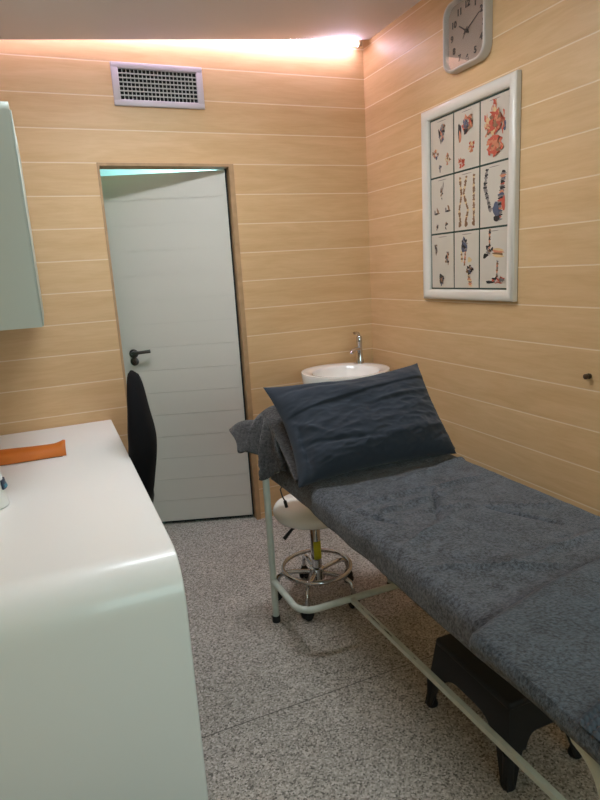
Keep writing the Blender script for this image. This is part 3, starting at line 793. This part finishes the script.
# ------------------------------------------------------------------ pillow
BL, BRt, TL, TR = Vector((-1.118, -1.40, .722)), Vector((-.415, -1.385, .722)), Vector((-1.125, -1.105, 1.045)), Vector((-.395, -1.085, 1.055))
nrm = (BRt-BL).cross(TL-BL).normalized()       # towards the camera
if nrm.y > 0: nrm = -nrm
def pil(side):
    def f(u, v):
        a, b = 2*u-1, 2*v-1
        ins_u = (.085 if a < 0 else .05)*(1-b*b); ins_v = (.17 if b > 0 else .12)*(1-a*a)
        aa = a*(1-ins_u); bb = b*(1-ins_v*.9)
        s, q = (aa+1)/2, (bb+1)/2
        p = BL.lerp(BRt, s).lerp(TL.lerp(TR, s), q)
        k = max(0, (1-a**4))*max(0, (1-b**4))
        tk = k**.62*(.098+.03*(-b)*.8)
        wr = 0
        if side > 0:
            wr += .010*noise.noise(Vector((s*4, q*5, 1.7)))+.004*noise.noise(Vector((s*11, q*9, 4)))
            l = s*.97+.03; sl = q-(.60+.20*s)           # flap fold runs across below the top
            wr += .010/(1+math.exp(-max(-3, min(3, sl))*220))-.005
            wr += -.011*math.exp(-((q-(.30-.22*(s-.15)))/.022)**2)*math.exp(-((s-.28)/.24)**2)
            wr += .010*math.exp(-((q-(.16+.12*s))/.035)**2)*math.exp(-((s-.6)/.3)**2)
            wr += .008*math.exp(-((q-(.10+.55*(1-s)**3))/.03)**2)*math.exp(-((s-.12)/.12)**2)
            wr += -.016*math.exp(-((s-(.075+.04*q))/.02)**2)*(1/(1+math.exp((q-.52)*30)))
            wr += .007*math.exp(-((q-(.50+.16*s))/.02)**2)*math.exp(-((s-.7)/.2)**2)-.006*math.exp(-((q-(.86-.05*s))/.02)**2)*math.exp(-((s-.3)/.25)**2)
            for fx, fy, am in ((7, 12, .005), (15, 22, .0028)):
                wr += am*(.5-2*abs(noise.noise(Vector((s*fx+q*2.5, q*fy-s*3, 2.2+fx)))))*(1.25-q)
            wr *= min(1, k*3)
        base = .012*noise.noise(Vector((s*3, q*3, 9)))*k
        return p+nrm*(side*tk*(1.0 if side > 0 else .55)+wr+base)
    return f
mb = MB(); mb.grid(pil(1), 150, 120); mb.grid(pil(-1), 150, 120)
o = mb.build('pillow', M['pillow'], loc=(-.76, -1.25, .73), weld=True)
tag(o, 'dark navy pillow leaning upright at the head of the couch', 'pillow')
lip = MB()
# ------------------------------------------------------------------ rolling stool
SX, SY = -.885, -.975
t = empty('rolling_stool', (SX, SY, 0), math.radians(-21))
MB().lathe([(0, .408), (.152, .408), (.172, .413), (.181, .426), (.182, .444), (.175, .458), (.155, .470), (.10, .476), (0, .477)], 48).build('seat', M['seat_white'], t)
MB().lathe([(.06, .388), (.06, .409)], 24).build('seat_plate', M['dark_metal'], t)
MB().lathe([(.0235, .115), (.0235, .382), (.02, .389)], 24).build('column', M['chrome'], t)
MB().lathe([(.028, .345), (.028, .376)], 24).build('collar', M['black'], t)
MB().tube([(-.05, -.03, .382), (-.10, -.055, .372), (-.140, -.075, .335)], [.005, .007, .009], 10).build('height_lever', M['black'], t)
MB().tube([(.155*math.cos(2*PI*k/48), .155*math.sin(2*PI*k/48), .155) for k in range(48)], .0095, 10, closed=True).build('foot_ring', M['chrome'], t)
MB().lathe([(.034, .10), (.034, .15), (.026, .156)], 24).build('hub', M['chrome'], t)
for k in range(5):
    a = 2*PI*k/5+math.radians(36); c_, s_ = math.cos(a), math.sin(a)
    MB().tube([(.02*c_, .02*s_, .13), (.10*c_, .10*s_, .135), (.150*c_, .150*s_, .132), (.176*c_, .176*s_, .118), (.186*c_, .186*s_, .09), (.188*c_, .188*s_, .062)], [.0105, .0105, .0105, .0105, .010, .009], 10).build('leg', M['chrome'], t)
    cs = MB(); cs.tube([(.188*c_, .188*s_, .066), (.188*c_, .188*s_, .045)], .012, 10)
    cs.box(-.017, .017, -.022, .016, .032, .056, bev=.008, mat=T((.188*c_, .188*s_, 0)) @ Matrix.Rotation(a+1.0, 4, 'Z'))
    cc_ = cs.build('caster', M['black'], t)
    wh = MB()
    for sg in (-1, 1):
        wh.lathe([(0, -.008), (.02, -.008), (.0245, -.004), (.0245, .004), (.02, .008), (0, .008)], 20, mat=T((.188*c_, .188*s_, .0248)) @ Matrix.Rotation(a+1.0, 4, 'Z') @ T((.012*sg, 0, 0)) @ Matrix.Rotation(PI/2, 4, 'Y'))
    wh.build('wheel', M['black'], cc_)
tg = MB()
tg.grid(lambda u, v: Vector((.0255*math.cos(math.radians(-115+85*u)), .0255*math.sin(math.radians(-115+85*u)), .20+.085*v)), 12, 6)
solid(tg.build('tag', M['yellow'], t), .0012, 1)
tag(t, 'white round-seat rolling stool with chrome foot ring, behind the couch leg', 'stool')

# ------------------------------------------------------------------ step stool
SXc, SYc = -.700, -1.972
t = empty('step_stool', (SXc, SYc, 0))
hx, hy_, hz_ = .116, .172, .262
def slope(z): return .030*(1-z/hz_)           # legs splay outwards to the floor
# skirt: four arched sides as one shell with thickness, legs tapering to the feet
def side(axis, sg, L_, other):
    mb = MB(); nU = 40
    def f(u, v):
        a = (2*u-1)
        top = hz_-.012
        half = abs(a)*L_
        # arch: lower edge of the skirt; legs at both ends
        legw = .062
        inner = L_-legw
        if half < inner: low = .165-.05*(half/inner)**4 if axis == 'y' else .15-.05*(half/inner)**4
        else:
            q = (half-inner)/.012
            low = max(0.0, .115*(1-q)) if q < 1 else 0.0
        z = low+(top-low)*v
        # leg narrows downwards
        h2 = half
        if half >= inner:
            f_ = (half-inner)/legw; w_ = legw*(.58+.42*min(1, z/.16)); h2 = L_-w_*(1-f_)
        s_ = slope(z)
        p = (math.copysign(h2+s_, a) if a else 0, sg*(other+s_), z)
        return Vector((p[1], p[0], p[2])) if axis == 'y' else Vector((p[0], p[1], p[2]))
    mb.grid(f, nU*2+1, 24)
    return mb
body = MB()
for axis, L_, other in (('y', hy_, hx), ('x', hx, hy_)):
    for sg in (-1, 1):
        s_ = side(axis, sg, L_, other); body.add(s_.v, s_.f)
bo = body.build('frame', M['step'], t, weld=True); solid(bo, .007, -1)
tp = MB().box(-hx-.004, hx+.004, -hy_-.004, hy_+.004, hz_-.026, hz_, bev=.009, seg=3)
to = tp.build('top', M['step'], t)
for x in (-1, 1):
    for y in (-1, 1):
        px, py = x*(hx+.024-.009), y*(hy_+.024-.009)
        MB().lathe([(0, 0), (.019, 0), (.021, .006), (.0195, .014), (.016, .022), (.016, .11), (0, .11)], 18, mat=T((px-x*.002, py-y*.002, 0))).build('foot', M['step'], t)
rib = MB().tube([(hx-.01, -hy_-.004, .20), (hx+.02, -hy_-.004, .185), (hx+.028, -hy_-.002, .17)], .004, 6)
tag(t, 'black plastic step stool with arched sides under the couch', 'step stool')

# ------------------------------------------------------------------ lights
def area(name, loc_, rot, sx, sy, col, e):
    l = bpy.data.lights.new(name, 'AREA'); l.shape = 'RECTANGLE'; l.size = sx; l.size_y = sy; l.color = col; l.energy = e
    o = bpy.data.objects.new(name, l); COL.objects.link(o); o.location = loc_; o.rotation_euler = rot; return o
area('assumed_window_light', (-1.2, YF-.12, 1.5), (PI/2, 0, 0), 1.25, 1.1, (.70, 1.0, 1.0), 20)  # assumed cool daylight from behind the camera, its source out of view
area('assumed_hall_lamp', (-.5, 1.0, 2.0), (PI, 0, 0), .5, .4, (.66, 1.0, 1.0), 32)  # unseen lamp, assumed, giving the teal light beyond the door
w = bpy.data.worlds.new('World'); S.world = w; w.use_nodes = True
w.node_tree.nodes['Background'].inputs[0].default_value = (.75, .95, 1.0, 1); w.node_tree.nodes['Background'].inputs[1].default_value = .5

# ------------------------------------------------------------------ camera
cam = bpy.data.cameras.new('Camera'); co = bpy.data.objects.new('Camera', cam); COL.objects.link(co)
R = Matrix(((0.91873702, 0.13780095, -0.37004484), (-0.39037641, 0.17599488, -0.90367697), (-0.05940154, 0.97469826, 0.21548725))).to_4x4()
co.matrix_world = Matrix.Translation((-1.858193, -3.270096, 1.48917)) @ R
cam.sensor_fit = 'VERTICAL'; cam.sensor_height = 36; cam.sensor_width = 27; cam.lens = 592.27/800*36; cam.clip_start = .02
S.camera = co
S.view_settings.view_transform = 'Standard'; S.view_settings.look = 'None'; S.view_settings.gamma = 1; S.view_settings.use_curve_mapping = False
S.view_settings.exposure = .17
S.cycles.use_denoising = True; S.cycles.caustics_reflective = False; S.cycles.caustics_refractive = False
S.cycles.max_bounces = 8
